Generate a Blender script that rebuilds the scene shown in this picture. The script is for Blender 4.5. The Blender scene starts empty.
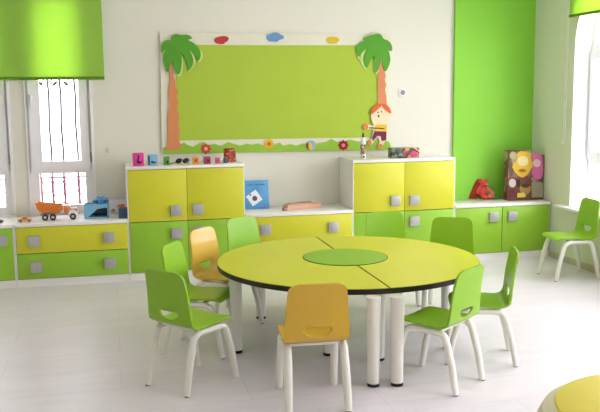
import bpy, bmesh, math, random
from mathutils import Vector, Matrix
random.seed(7)
C = bpy.context.scene.collection
PI = math.pi

# ------------------------------------------------------------------ camera
F_PX = 821.8
YAW, PITCH, ROLL, EYE = 0.22451, -0.13776, -0.010035, 1.5
fw = Vector((math.sin(YAW)*math.cos(PITCH), math.cos(YAW)*math.cos(PITCH), math.sin(PITCH)))
r0 = Vector((math.cos(YAW), -math.sin(YAW), 0))
u0 = r0.cross(fw)
RT = r0*math.cos(ROLL) + u0*math.sin(ROLL)
UP = -r0*math.sin(ROLL) + u0*math.cos(ROLL)
cd = bpy.data.cameras.new('camera')
cam = bpy.data.objects.new('camera', cd)
C.objects.link(cam)
cd.sensor_width = 36
cd.lens = F_PX/600*36
cam.matrix_world = Matrix(((RT.x, UP.x, -fw.x, 0), (RT.y, UP.y, -fw.y, 0), (RT.z, UP.z, -fw.z, EYE), (0, 0, 0, 1)))
bpy.context.scene.camera = cam

# measured places: a line of sight met with a real plane of the room
def _ray(a, b): return fw + RT*((a-300)/F_PX) - UP*((b-206)/F_PX)
def ay(a, b, y):
    d = _ray(a, b); return Vector((0, 0, EYE)) + d*(y/d.y)
def ax(a, b, x):
    d = _ray(a, b); return Vector((0, 0, EYE)) + d*(x/d.x)
def az(a, b, z):
    d = _ray(a, b); return Vector((0, 0, EYE)) + d*((z-EYE)/d.z)

# ------------------------------------------------------------------ room numbers
YF, YB, XR = 6.634, 7.051, 3.838          # cabinet fronts, back wall, right wall
XL, Y0, ZC = -2.4, -1.4, 2.95
Z_LOW, Z_TALL = 0.504, 0.925              # counter heights

# ------------------------------------------------------------------ materials
def lin(h):
    h = h.lstrip('#')
    o = []
    for i in (0, 2, 4):
        c = int(h[i:i+2], 16)/255
        o.append(c/12.92 if c <= .04045 else ((c+.055)/1.055)**2.4)
    return (*o, 1)
MATS = {}
def mat(name, col, rough=.45, spec=.5, metal=0, bump=0, bscale=60, var=0, vscale=3, coat=0):
    if name in MATS: return MATS[name]
    m = bpy.data.materials.new(name); m.use_nodes = True
    nt = m.node_tree; b = nt.nodes['Principled BSDF']
    b.inputs['Base Color'].default_value = lin(col)
    b.inputs['Roughness'].default_value = rough
    b.inputs['Metallic'].default_value = metal
    b.inputs['Specular IOR Level'].default_value = spec
    b.inputs['Coat Weight'].default_value = coat
    tc = nt.nodes.new('ShaderNodeTexCoord')
    if var:
        n = nt.nodes.new('ShaderNodeTexNoise'); n.inputs['Scale'].default_value = vscale; n.inputs['Detail'].default_value = 5
        nt.links.new(tc.outputs['Object'], n.inputs['Vector'])
        mp = nt.nodes.new('ShaderNodeMapRange'); mp.inputs['From Min'].default_value = .3; mp.inputs['From Max'].default_value = .7
        mp.inputs['To Min'].default_value = 1-var; mp.inputs['To Max'].default_value = 1+var*.4
        nt.links.new(n.outputs['Fac'], mp.inputs['Value'])
        mx = nt.nodes.new('ShaderNodeVectorMath'); mx.operation = 'SCALE'
        mx.inputs[0].default_value = lin(col)[:3]
        nt.links.new(mp.outputs['Result'], mx.inputs['Scale'])
        nt.links.new(mx.outputs['Vector'], b.inputs['Base Color'])
    if bump:
        n = nt.nodes.new('ShaderNodeTexNoise'); n.inputs['Scale'].default_value = bscale; n.inputs['Detail'].default_value = 4
        nt.links.new(tc.outputs['Object'], n.inputs['Vector'])
        bp = nt.nodes.new('ShaderNodeBump'); bp.inputs['Strength'].default_value = bump; bp.inputs['Distance'].default_value = .002
        nt.links.new(n.outputs['Fac'], bp.inputs['Height']); nt.links.new(bp.outputs['Normal'], b.inputs['Normal'])
    MATS[name] = m
    return m

M_WALL = mat('wall_paint_white', '#E9E6D8', .7, .3, bump=.15, bscale=90, var=.02, vscale=1.2)
M_WALLR = mat('wall_paint_pale_green', '#DFE6C6', .7, .3, bump=.15, bscale=90, var=.02, vscale=1.2)
M_GREENWALL = mat('wall_paint_green', '#8FD444', .6, .3, bump=.1, bscale=90, var=.03, vscale=1)
M_CEIL = mat('ceiling_paint', '#F2F1EC', .8, .2, bump=.1)
M_BASE = mat('baseboard_beige', '#C9C2A0', .5, .4, var=.05)
M_PVC = mat('white_pvc', '#F8F7F8', .35, .5, bump=.03)
M_LAM = mat('white_laminate', '#F5F3EC', .4, .5, bump=.03, var=.01)
M_YEL = mat('yellow_laminate', '#D9D732', .42, .5, bump=.05, var=.03, vscale=2)
M_GRN = mat('green_laminate', '#98CA34', .42, .5, bump=.05, var=.03, vscale=2)
M_HAND = mat('brushed_grey', '#B9B8B6', .4, .5, .25, bump=.2, bscale=150, var=.08, vscale=40)
M_TABLE = mat('table_yellow_green', '#D4D436', .38, .45, bump=.04, var=.02, vscale=2)
M_DISC = mat('table_green_centre', '#89BB30', .38, .45, bump=.04, var=.02)
M_EDGE = mat('black_edge_band', '#140E0C', .4, .5)
M_METAL = mat('cream_white_paint_metal', '#F0EEE2', .35, .5, bump=.03)
M_RUB = mat('black_rubber', '#141414', .6, .3, bump=.1)
M_CG = mat('green_lacquered_ply', '#8CBE1C', .36, .4, bump=.04, var=.03, vscale=5, coat=.1)
M_CY = mat('yellow_lacquered_ply', '#DAB02E', .3, .5, bump=.04, var=.04, vscale=5, coat=.3)
M_IRON = mat('window_guard_iron', '#4A3E4A', .6, .4, bump=.2)
M_CORD = mat('cord_white', '#EDEBDD', .6, .3)

def translucent(name, col, w):
    m = bpy.data.materials.new(name); m.use_nodes = True
    nt = m.node_tree; b = nt.nodes['Principled BSDF']; out = nt.nodes['Material Output']
    b.inputs['Base Color'].default_value = lin(col); b.inputs['Roughness'].default_value = .8
    t = nt.nodes.new('ShaderNodeBsdfTranslucent'); t.inputs['Color'].default_value = lin(col)
    mx = nt.nodes.new('ShaderNodeMixShader'); mx.inputs['Fac'].default_value = w
    tc = nt.nodes.new('ShaderNodeTexCoord'); n = nt.nodes.new('ShaderNodeTexNoise'); n.inputs['Scale'].default_value = 250
    bp = nt.nodes.new('ShaderNodeBump'); bp.inputs['Strength'].default_value = .2; bp.inputs['Distance'].default_value = .001
    nt.links.new(tc.outputs['Object'], n.inputs['Vector']); nt.links.new(n.outputs['Fac'], bp.inputs['Height'])
    nt.links.new(bp.outputs['Normal'], b.inputs['Normal'])
    nt.links.new(b.outputs[0], mx.inputs[1]); nt.links.new(t.outputs[0], mx.inputs[2]); nt.links.new(mx.outputs[0], out.inputs['Surface'])
    return m
M_BLIND = translucent('green_blind_fabric', '#C6E676', .6)

def glass():
    m = bpy.data.materials.new('window_glass'); m.use_nodes = True
    nt = m.node_tree; out = nt.nodes['Material Output']; nt.nodes.remove(nt.nodes['Principled BSDF'])
    tr = nt.nodes.new('ShaderNodeBsdfTransparent'); gl = nt.nodes.new('ShaderNodeBsdfGlossy'); gl.inputs['Roughness'].default_value = .02
    mx = nt.nodes.new('ShaderNodeMixShader')
    mx.inputs[0].default_value = .06; nt.links.new(tr.outputs[0], mx.inputs[1]); nt.links.new(gl.outputs[0], mx.inputs[2])
    nt.links.new(mx.outputs[0], out.inputs['Surface'])
    return m
M_GLASS = glass()

def floor_mat():
    m = bpy.data.materials.new('floor_vinyl'); m.use_nodes = True
    nt = m.node_tree; b = nt.nodes['Principled BSDF']; L = nt.links.new
    tc = nt.nodes.new('ShaderNodeTexCoord')
    br = nt.nodes.new('ShaderNodeTexBrick'); br.inputs['Scale'].default_value = 1
    br.inputs['Brick Width'].default_value = 1.25; br.inputs['Row Height'].default_value = .32
    br.inputs['Mortar Size'].default_value = .0025; br.inputs['Mortar Smooth'].default_value = .3
    br.inputs['Color1'].default_value = lin('#EEE6EC'); br.inputs['Color2'].default_value = lin('#ECE4E9'); br.inputs['Mortar'].default_value = lin('#E0D7DA')
    L(tc.outputs['Object'], br.inputs['Vector'])
    mp = nt.nodes.new('ShaderNodeMapping'); mp.inputs['Scale'].default_value = (.9, 4.5, 1)
    L(tc.outputs['Object'], mp.inputs['Vector'])
    n = nt.nodes.new('ShaderNodeTexNoise'); n.inputs['Scale'].default_value = 1.6; n.inputs['Detail'].default_value = 6; n.inputs['Distortion'].default_value = 1.2
    L(mp.outputs[0], n.inputs['Vector'])
    rg = nt.nodes.new('ShaderNodeMapRange'); rg.inputs['From Min'].default_value = .3; rg.inputs['From Max'].default_value = .7
    rg.inputs['To Min'].default_value = .955; rg.inputs['To Max'].default_value = 1.03
    L(n.outputs['Fac'], rg.inputs['Value'])
    sc = nt.nodes.new('ShaderNodeVectorMath'); sc.operation = 'SCALE'
    L(br.outputs['Color'], sc.inputs[0]); L(rg.outputs[0], sc.inputs['Scale']); L(sc.outputs['Vector'], b.inputs['Base Color'])
    r2 = nt.nodes.new('ShaderNodeMapRange'); r2.inputs['To Min'].default_value = .26; r2.inputs['To Max'].default_value = .42
    L(n.outputs['Fac'], r2.inputs['Value']); L(r2.outputs[0], b.inputs['Roughness'])
    b.inputs['Specular IOR Level'].default_value = .35
    bp = nt.nodes.new('ShaderNodeBump'); bp.inputs['Strength'].default_value = .25; bp.inputs['Distance'].default_value = .002; bp.invert = True
    L(br.outputs['Fac'], bp.inputs['Height']); L(bp.outputs['Normal'], b.inputs['Normal'])
    return m
M_FLOOR = floor_mat()

def pic_mat(name, scale, stops, kind='VORONOI', rough=.4):
    """printed pattern of coloured patches"""
    m = bpy.data.materials.new(name); m.use_nodes = True
    nt = m.node_tree; b = nt.nodes['Principled BSDF']; b.inputs['Roughness'].default_value = rough
    tc = nt.nodes.new('ShaderNodeTexCoord')
    if kind == 'VORONOI':
        v = nt.nodes.new('ShaderNodeTexVoronoi'); v.inputs['Scale'].default_value = scale; o = v.outputs['Color']
    else:
        v = nt.nodes.new('ShaderNodeTexNoise'); v.inputs['Scale'].default_value = scale; v.inputs['Detail'].default_value = 3; o = v.outputs['Fac']
    nt.links.new(tc.outputs['Object'], v.inputs['Vector'])
    r = nt.nodes.new('ShaderNodeValToRGB'); r.color_ramp.interpolation = 'CONSTANT'
    el = r.color_ramp.elements
    el[0].color = lin(stops[0][1]); el[0].position = stops[0][0]; el[1].position = stops[1][0]; el[1].color = lin(stops[1][1])
    for p, c in stops[2:]:
        e = el.new(p); e.color = lin(c)
    nt.links.new(o, r.inputs['Fac']); nt.links.new(r.outputs['Color'], b.inputs['Base Color'])
    return m

# ------------------------------------------------------------------ mesh helpers
class MB:
    def __init__(s): s.bm = bmesh.new()
    def box(s, x0, x1, y0, y1, z0, z1, bev=0, seg=2, rot=None, mi=0):
        g = bmesh.ops.create_cube(s.bm, size=1)
        vs = g['verts']
        c = Vector(((x0+x1)/2, (y0+y1)/2, (z0+z1)/2))
        for v in vs: v.co = Vector((v.co.x*(x1-x0), v.co.y*(y1-y0), v.co.z*(z1-z0)))
        fs = set(f for v in vs for f in v.link_faces)
        if bev:
            es = list(set(e for v in vs for e in v.link_edges))
            r = bmesh.ops.bevel(s.bm, geom=es, offset=bev, segments=seg, affect='EDGES', profile=.5)
            fs = set(r['faces']) | set(f for f in fs if f.is_valid)
            vs = list(set(v for f in fs for v in f.verts))
        for v in vs:
            if rot is not None: v.co = rot @ v.co
            v.co += c
        for f in fs:
            if f.is_valid: f.material_index = mi
        return s
    def loft(s, rings, cap=True, closed=False, mi=0):
        vr = [[s.bm.verts.new(p) for p in ring] for ring in rings]
        n = len(vr[0]); k = len(vr)
        for i in range(k if closed else k-1):
            a, b = vr[i], vr[(i+1) % k]
            for j in range(n):
                f = s.bm.faces.new((a[j], a[(j+1) % n], b[(j+1) % n], b[j])); f.material_index = mi
        if cap and not closed:
            f = s.bm.faces.new(list(reversed(vr[0]))); f.material_index = mi
            f = s.bm.faces.new(vr[-1]); f.material_index = mi
        return s
    def tube(s, pts, ra, rb=None, n=12, side=Vector((1, 0, 0)), cap=True, mi=0):
        """tube with elliptical section: ra along `side`, rb across; radii may be lists"""
        pts = [Vector(p) for p in pts]; rb = ra if rb is None else rb
        RA = ra if isinstance(ra, (list, tuple)) else [ra]*len(pts)
        RB = rb if isinstance(rb, (list, tuple)) else [rb]*len(pts)
        rings = []
        for i, p in enumerate(pts):
            t = (pts[min(i+1, len(pts)-1)]-pts[max(i-1, 0)]).normalized()
            sd = side - t*side.dot(t)
            if sd.length < 1e-4: sd = Vector((0, 1, 0)) - t*t.y
            sd.normalize(); ot = t.cross(sd)
            rings.append([p + sd*RA[i]*math.cos(2*PI*j/n) + ot*RB[i]*math.sin(2*PI*j/n) for j in range(n)])
        return s.loft(rings, cap, mi=mi)
    def lathe(s, prof, c=(0, 0, 0), n=24, axis='z', mi=0):
        c = Vector(c); rings = []
        for r, h in prof:
            ring = []
            for j in range(n):
                a = 2*PI*j/n; x, y = r*math.cos(a), r*math.sin(a)
                p = {'z': Vector((x, y, h)), 'x': Vector((h, x, y)), 'y': Vector((y, h, x))}[axis]
                ring.append(c+p)
            rings.append(ring)
        return s.loft(rings, mi=mi)
    def ball(s, c, r, seg=16, mi=0, rot=None):
        r = r if isinstance(r, (tuple, list)) else (r, r, r)
        g = bmesh.ops.create_uvsphere(s.bm, u_segments=seg, v_segments=max(6, seg//2+2), radius=1)
        for v in g['verts']:
            v.co = Vector((v.co.x*r[0], v.co.y*r[1], v.co.z*r[2]))
            if rot is not None: v.co = rot @ v.co
            v.co += Vector(c)
            for f in v.link_faces: f.material_index = mi
        return s
    def prism(s, outer, holes, fn, d, mi=0):
        """2-D outline with holes; fn maps (a,b)->Vector, d = extrusion vector"""
        d = Vector(d); loops = [outer]+list(holes)
        allv = []; edges = []
        for lp in loops:
            vs = [s.bm.verts.new(fn(*p)) for p in lp]
            allv.append(vs)
            for i in range(len(vs)): edges.append(s.bm.edges.new((vs[i], vs[(i+1) % len(vs)])))
        r = bmesh.ops.triangle_fill(s.bm, use_beauty=True, use_dissolve=False, edges=edges)
        faces = [g for g in r['geom'] if isinstance(g, bmesh.types.BMFace)]
        mp = {}
        for vs in allv:
            for v in vs: mp[v] = s.bm.verts.new(v.co+d)
        for f in faces:
            f.material_index = mi
            try:
                g = s.bm.faces.new([mp[v] for v in reversed(f.verts)]); g.material_index = mi
            except ValueError: pass
        for vs in allv:
            for i in range(len(vs)):
                a, b = vs[i], vs[(i+1) % len(vs)]
                f = s.bm.faces.new((a, b, mp[b], mp[a])); f.material_index = mi
        return s
    def build(s, name, m, parent=None, smooth=35, loc=None):
        bm = s.bm
        bmesh.ops.remove_doubles(bm, verts=bm.verts, dist=1e-6)
        bmesh.ops.recalc_face_normals(bm, faces=bm.faces)
        if smooth:
            ca = math.radians(smooth)
            for f in bm.faces: f.smooth = True
            for e in bm.edges:
                e.smooth = len(e.link_faces) == 2 and e.calc_face_angle(0) < ca
        me = bpy.data.meshes.new(name); bm.to_mesh(me); bm.free()
        for q in (m if isinstance(m, (list, tuple)) else [m]): me.materials.append(q)
        o = bpy.data.objects.new(name, me); C.objects.link(o)
        if parent is not None: o.parent = parent
        if loc is not None: o.location = loc
        return o

def thing(name, label, cat, loc=(0, 0, 0), rz=0, group=None):
    o = bpy.data.objects.new(name, None); C.objects.link(o); o.empty_display_size = .05
    o.location = loc; o.rotation_euler = (0, 0, rz)
    o['label'] = label; o['category'] = cat
    if group: o['group'] = group
    return o
def tag(o, label, cat, group=None):
    o['label'] = label; o['category'] = cat
    if group: o['group'] = group
    return o
def struct(o): o['kind'] = 'structure'; return o
def copy_tree(o, parent=None):
    c = o.copy(); C.objects.link(c)
    if parent is not None: c.parent = parent
    for ch in [q for q in C.objects if q.parent == o]: copy_tree(ch, c)
    return c
def arc(cx, cy, r, a0, a1, n=8):
    return [(cx+r*math.cos(math.radians(a0+(a1-a0)*i/n)), cy+r*math.sin(math.radians(a0+(a1-a0)*i/n))) for i in range(n+1)]
def rect(x0, x1, z0, z1): return [(x0, z0), (x1, z0), (x1, z1), (x0, z1)]
def rrect(x0, x1, z0, z1, r, n=5):
    return arc(x1-r, z0+r, r, -90, 0, n)+arc(x1-r, z1-r, r, 0, 90, n)+arc(x0+r, z1-r, r, 90, 180, n)+arc(x0+r, z0+r, r, 180, 270, n)
def smooth_poly(pts, it=2):
    for _ in range(it):
        o = []
        for i in range(len(pts)):
            a, b = pts[i], pts[(i+1) % len(pts)]
            o += [(a[0]*.75+b[0]*.25, a[1]*.75+b[1]*.25), (a[0]*.25+b[0]*.75, a[1]*.25+b[1]*.75)]
        pts = o
    return pts

# ------------------------------------------------------------------ room shell
struct(MB().box(XL-.2, XR+.25, Y0-.2, YB+.25, -.1, 0).build('floor', M_FLOOR))
struct(MB().box(XL-.2, XR+.25, Y0-.2, YB+.25, ZC, ZC+.1).build('ceiling', M_CEIL))
WB = [(-.667, -.16), (-1.35, -.807)]               # openings in the back wall
WZ0, WZ1 = .52, 2.35
struct(MB().prism(rect(XL-.2, XR+.25, 0, ZC), [rect(a, b, WZ0, WZ1) for a, b in WB],
       lambda x, z: Vector((x, YB, z)), (0, .25, 0)).build('wall_back', M_WALL))
WR = [(5.05, 6.345), (3.50, 4.80), (1.90, 3.20), (.3, 1.6)]       # arched openings in the right wall; unseen ones past the first added for light
RZ0, RSP = .50, 1.85
def arched(y0, y1, z0, zs, inset=0):
    r = (y1-y0)/2-inset; c = (y0+y1)/2
    return [(y0+inset, z0+inset), (y1-inset, z0+inset)] + arc(c, zs, r, 0, 180, 20)
struct(MB().prism(rect(Y0, YB, 0, ZC), [arched(a, b, RZ0, RSP) for a, b in WR],
       lambda y, z: Vector((XR, y, z)), (.25, 0, 0)).build('wall_right', M_WALLR))
struct(MB().box(XL-.2, XL, Y0, YB, 0, ZC).build('wall_left', M_WALL))
struct(MB().box(XL-.2, XR+.25, Y0-.2, Y0, 0, ZC).build('wall_front', M_WALL))
struct(MB().box(3.05, XR, YB-.03, YB, 0, ZC).build('wall_accent', M_GREENWALL))
struct(MB().box(XR-.012, XR, Y0, YF-.01, 0, .055, .003).build('baseboard_right', M_BASE))

# back windows
wn = 1
for k, (a, b) in enumerate(WB):
    y = YB+.035
    mb = MB()
    sx = .078 if k == 0 else .07
    mb.prism(rect(a, b, WZ0, WZ1), [rect(a+.075, b-.062, WZ0+.06, .850), rect(a+.035, b-.035, .89, WZ1-.04)],
             lambda x, z: Vector((x, y, z)), (0, .07, 0))
    w = struct(mb.build('window_%d' % wn, M_PVC)); wn += 1
    MB().prism(rect(a+.02, b-.02, .878, WZ1-.02), [rect(a+.107, b-.090, .952, WZ1-.09)],
               lambda x, z: Vector((x, y-.022, z)), (0, .05, 0)).build('sash', M_PVC, w)
    MB().box(a+.07, b-.055, y+.03, y+.036, .57, .86).build('glass_pane', M_GLASS, w)
    MB().box(a+.08, b-.08, y+.01, y+.016, .94, WZ1-.08).build('glass_pane', M_GLASS, w)
    MB().box(b-.019, b-.005, y-.024, y-.001, .94, 1.02, .004).build('hinge', M_HAND, w)
    MB().box(a+.035, a+.055, y-.04, y-.02, 1.46, 1.50, .004).box(a+.04, a+.05, y-.05, y-.036, 1.39, 1.49, .003).build('window_handle', M_PVC, w)
# white inner lining round both back windows
for k, (a, b) in enumerate(WB):
    struct(MB().prism(rect(a-.008, b+.022, WZ0-.02, WZ1+.02), [rect(a+.001, b-.001, WZ0+.001, WZ1-.001)],
           lambda x, z: Vector((x, YB-.012, z)), (0, .012, 0)).build('trim_%d' % (k+1), M_PVC))

# right windows
for k, (a, b) in enumerate(WR):
    X = XR+.155
    m_ = (a+b)/2
    holes = []
    for (p, q) in ((a+.04, m_-.03), (m_+.03, b-.04)):
        holes.append(rect(p, q, RZ0+.05, .875)); holes.append(rect(p, q, .935, 1.80))
    ro = (b-a)/2-.045
    top = [(m_-ro, 1.87), (m_-.03, 1.87), (m_-.03, 1.85+math.sqrt(ro*ro-.03**2))] + [(m_+ro*math.cos(math.radians(t)), 1.85+ro*math.sin(math.radians(t))) for t in range(96, 176, 6)]
    top2 = [(2*m_-p, z) for p, z in top][::-1]
    mb = MB().prism(arched(a, b, RZ0, RSP), holes+[top, top2], lambda y, z: Vector((X, y, z)), (.06, 0, 0))
    w = struct(mb.build('window_%d' % wn, M_PVC)); wn += 1
    for (p, q) in ((a+.025, m_-.012), (m_+.012, b-.025)):
        MB().prism(rect(p, q, .915, 1.815), [rect(p+.065, q-.065, .98, 1.75)], lambda y, z: Vector((X-.02, y, z)), (.045, 0, 0)).build('sash', M_PVC, w)
        MB().box(X+.01, X+.016, p+.06, q-.06, .975, 1.755).build('glass_pane', M_GLASS, w)
        MB().box(X+.03, X+.036, p, q, RZ0+.04, .885).build('glass_pane', M_GLASS, w)
    MB().prism(arched(a+.03, b-.03, 1.85, 1.86), [], lambda y, z: Vector((X+.03, y, z)), (.006, 0, 0)).build('glass_pane', M_GLASS, w)
    MB().prism(arched(a+.0015, b-.0015, RZ0+.0015, RSP), [arched(a+.008, b-.008, RZ0+.008, RSP)], lambda y, z: Vector((XR-.001, y, z)), (.155, 0, 0)).build('reveal_lining', M_PVC, w)
    struct(MB().box(XR-.075, XR+.15, a-.12, b+.135, RZ0-.022, RZ0+.001, .004).build('trim_%d' % (3+k), M_PVC))

# iron guards outside the windows
M_RUST = mat('rusty_flourish', '#C06A78', .7, .3, bump=.3, var=.3, vscale=20)
def guard(xs, label, seed):
    y = YB+.20; rnd = random.Random(seed)
    t = thing('window_guard', label, 'window guard', (sum(xs)/len(xs), y, .5))
    x0 = sum(xs)/len(xs)
    for x in xs:
        pts = [(x-x0+.004*math.sin(k*1.7+seed), 0, 2.0*k/16) for k in range(17)]
        MB().tube(pts, .0085, .0085, n=8).build('bar', M_IRON, t)
    for z in (.30, 1.95, .01):
        MB().tube([(min(xs)-x0-.09, 0, z), (max(xs)-x0+.06, 0, z)], .006, n=6, side=Vector((0, 0, 1))).build('rail', M_IRON, t)
    for k in range(len(xs)-1):
        xm = (xs[k]+xs[k+1])/2-x0; sg = 1 if k % 2 else -1
        MB().ball((xm+.01*sg, 0, 1.09), (.028, .006, .012), 10, rot=Matrix.Rotation(.7*-sg, 3, 'Y')).tube([(xm+.01*sg, 0, 1.09), (xm-.04*sg, 0, 1.15)], .004, n=6).build('iron_leaf', M_IRON, t)
    for x in xs:
        mb = MB().tube([(x-x0, .002, .04), (x-x0, .002, .31)], .0105, n=8)
        for zc in (.07, .15, .25):
            for sg in (-1, 1):
                r = rnd.uniform(.016, .028); zz = zc+rnd.uniform(-.02, .02)
                pts = [(x-x0+sg*(.006+r*(1-math.cos(q*.42))), .004, zz+r*math.sin(q*.42)) for q in range(0, 11)]
                mb.tube(pts, [.006-.0003*q for q in range(11)], n=6, side=Vector((.2, 1, .1)))
        mb.build('flourish', M_RUST, t)
    return t
guard([ay(u_, 120, YB+.2).x for u_ in (38, 49.5, 61.5, 76)], 'wrought iron guard behind the glass above the toy dump truck', 1)
guard([-1.18, -1.08, -.975, -.865], 'wrought iron guard behind the glass at the far left picture edge', 2)

# ------------------------------------------------------------------ roller blinds
pL = ay(104.5, 79, YB-.06)
def blind_x(label, x0, x1, y, z0, z1):
    t = thing('roller_blind', label, 'blind', ((x0+x1)/2, y, z0))
    w = (x1-x0)/2; h = z1-z0
    MB().box(-w, w, -.0012, .0012, .012, h).build('fabric', M_BLIND, t)
    MB().tube([(-w, 0, .008), (w, 0, .008)], .012, .010, n=10, side=Vector((0, 0, 1))).build('bottom_bar', MATB, t)
    MB().tube([(-w-.02, 0, h+.015), (w+.02, 0, h+.015)], .028, n=14, side=Vector((0, 0, 1))).build('roller', M_PVC, t)
    for sx in (-1, 1): MB().box(sx*(w+.028)-.008, sx*(w+.028)+.008, -.03, .058 if abs(y-YB) < .1 else .05, h-.03, h+.06, .004).build('bracket', M_PVC, t)
    return t
MATB = mat('blind_bar_dark_green', '#5E8A12', .6, .3)
blind_x('wide green roller blind covering the top of the left windows', -1.55, pL.x, YB-.06, pL.z, 2.78)
tb = blind_x('green roller blind over the arched window on the right wall', -.8, .8, 5.7, 2.11, 2.80)
_q = ax(569.7, 17.2, XR-.055); tb.rotation_euler = (0, 0, -PI/2); tb.location = (XR-.055, _q.y-.8, _q.z)
c0 = ax(563, 140, XR-.016)
cordt = thing('blind_cord', 'thin white pull cord hanging left of the right blind', 'cord', (c0.x, c0.y, c0.z))
MB().tube([(0, 0, 0), (0, .004, 1.0), (0, 0, 2.80-c0.z)], .0036, n=6).tube([(0, -.03, .02), (0, -.028, 1.0), (0, -.02, 2.8-c0.z)], .0036, n=6).tube([(0, 0, .01), (0, -.015, 0), (0, -.03, .02)], .0036, n=6).build('cord', M_CORD, cordt)
MB().lathe([(.003, .02), (.008, .012), (.010, -.012), (.007, -.03), (.003, -.035)], n=12).build('weight', M_CORD, cordt)

# ------------------------------------------------------------------ cabinets
def handle(parent, x, y, z):
    return MB().box(x-.043, x+.043, y-.024, y, z-.043, z+.043, .004).build('handle', M_HAND, parent)
def front(parent, kind, x0, x1, z0, z1, m, hs):
    """a door or drawer front with its square grips"""
    d = MB().box(x0+.0008, x1-.0008, 0, .017, z0+.0015, z1-.0015, .002).build(kind, m, parent)
    for hx, hz in hs: handle(d, hx, 0, hz)
    return d
def cabinet(label, cat, x0, x1, H, fronts, name):
    """fronts: (kind, x0, x1, z0, z1, mat, [(hx,hz)...]) in room coordinates"""
    t = thing(name, label, cat, (x0, YF, 0))
    W = x1-x0; D = YB-YF-.002; e = .0015
    mb = MB()
    mb.box(e, .018, .018, D, .062, H-.026)                       # sides, bottom, back
    mb.box(W-.018, W-e, .018, D, .062, H-.026)
    mb.box(.018, W-.018, .018, D, .062, .08); mb.box(.018, W-.018, D-.008, D, .08, H-.026)
    mb.build('carcass', M_LAM, t)
    MB().box(e, .010, .003, .0175, .063, H-.026).build('edge_strip', M_LAM, t)
    MB().box(W-.010, W-e, .003, .0175, .063, H-.026).build('edge_strip', M_LAM, t)
    MB().box(e, W-e, .004, D, H-.0255, H, .003).build('top_board', M_LAM, t) if H > .6 else MB().box(e, W-e, -.008, D, H-.0255, H, .003).build('top_board', M_LAM, t)
    MB().box(e, W-e, .006, .022, 0, .0615).build('plinth', M_LAM, t)
    for (k, a, b, z0, z1, m, hs) in fronts:
        front(t, k, a-x0, b-x0, z0, z1, m, [(h[0]-x0, h[1]) for h in hs])
    return t
zb, zs, zl, zt = .064, .2285+.0, .477, .898
XA, XB, X1, X2, X3, X4, X5 = -1.69, -.766, .102, 1.052, 1.976, 2.904, 3.826
lower = .215+.055
cabinet('low green two-door cabinet at the far left picture edge', 'cabinet', XA, XB, Z_LOW, [
    ('door', XA+.01, -1.232, zb, zl, M_GRN, [(-1.56, .385)]), ('door', -1.228, XB-.012, zb, zl, M_GRN, [(-.862, .385)])], 'low_cabinet')
cabinet('low drawer cabinet, yellow over green, under the left window beside the tall cabinet', 'cabinet', XB, X1, Z_LOW, [
    ('drawer', XB+.012, X1-.004, .267, zl, M_YEL, [(-.621, .367), (-.049, .371)]),
    ('drawer', XB+.012, X1-.004, zb, .265, M_GRN, [(-.613, .160), (-.05, .160)])], 'drawer_cabinet')
cabinet('tall four-door cabinet, yellow over green, left of the niche under the palm board', 'cabinet', X1, X2, Z_TALL, [
    ('door', X1+.012, .5790, .4775, zt, M_YEL, [(.485, .563)]), ('door', .580, X2-.008, .478, zt, M_YEL, [(.664, .567)]),
    ('door', X1+.012, .5790, zb, .476, M_GRN, [(.487, .377)]), ('door', .580, X2-.008, zb, .476, M_GRN, [(.674, .383)])], 'tall_cabinet')
cabinet('low drawer cabinet with yellow front in the niche between both tall cabinets', 'cabinet', X2, X3, Z_LOW, [
    ('drawer', X2+.01, X3-.006, .267, zl, M_YEL, [(1.219, .371), (1.80, .365)]),
    ('drawer', X2+.01, X3-.006, zb, .265, M_GRN, [(1.219, .160), (1.80, .160)])], 'drawer_cabinet')
cabinet('tall four-door cabinet, yellow over green, beside the bright green wall', 'cabinet', X3, X4, Z_TALL, [
    ('door', X3+.008, 2.4380, .4775, zt, M_YEL, [(2.352, .570)]), ('door', 2.439, X4-.008, .478, zt, M_YEL, [(2.524, .568)]),
    ('door', X3+.008, 2.4380, zb, .476, M_GRN, [(2.352, .384)]), ('door', 2.439, X4-.008, zb, .476, M_GRN, [(2.526, .384)])], 'tall_cabinet')
cabR = cabinet('low green two-door cabinet against the bright green wall in the right corner', 'cabinet', X4, X5, Z_LOW, [
    ('door', X4+.008, 3.355, zb, zl, M_GRN, [(3.272, .387)]), ('door', 3.359, X5-.006, zb, zl, M_GRN, [(3.451, .388)])], 'low_cabinet')
for ch in [q for q in C.objects if q.parent == cabR and q.name.split('.')[0] in ('carcass', 'top_board')]:
    for v in ch.data.vertices:
        if v.co.y > YB-YF-.032: v.co.y = min(v.co.y, YB-YF-.032)

# ------------------------------------------------------------------ display board with cut-outs
bt = thing('display_board', 'large green pin board with palm tree cut-outs on the back wall', 'board', (1.45, YB-.001, .98))
OFF = Vector((1.45, YB-.001, .98))
def bp(u, v):                       # a point of the board's face, in board coordinates
    p = ay(u, v, YB-.02); return (p.x-OFF.x, p.z-OFF.z)
def flat(name, pix, m, y0, th, parent=None, sm=0):
    pts = [bp(*q) for q in pix]
    if sm: pts = smooth_poly(pts, sm)
    return MB().prism(pts, [], lambda x, z: Vector((x, -y0, z)), (0, -th, 0)).build(name, m, parent or bt)
bc = lambda n, c: mat(n, c, .6, .3, bump=.03)
B_CREAM, B_FIELD, B_GRASS = bc('board_cream', '#E9E6D2'), mat('board_lime_field', '#B2CA48', .75, .2, bump=.1, bscale=200, var=.03), bc('board_grass', '#9AC440')
B_PALM, B_PALM2, B_TRUNK = bc('palm_green', '#58A22C'), bc('palm_pale_edge', '#CFE08A'), bc('trunk_salmon', '#DE9060')
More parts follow.
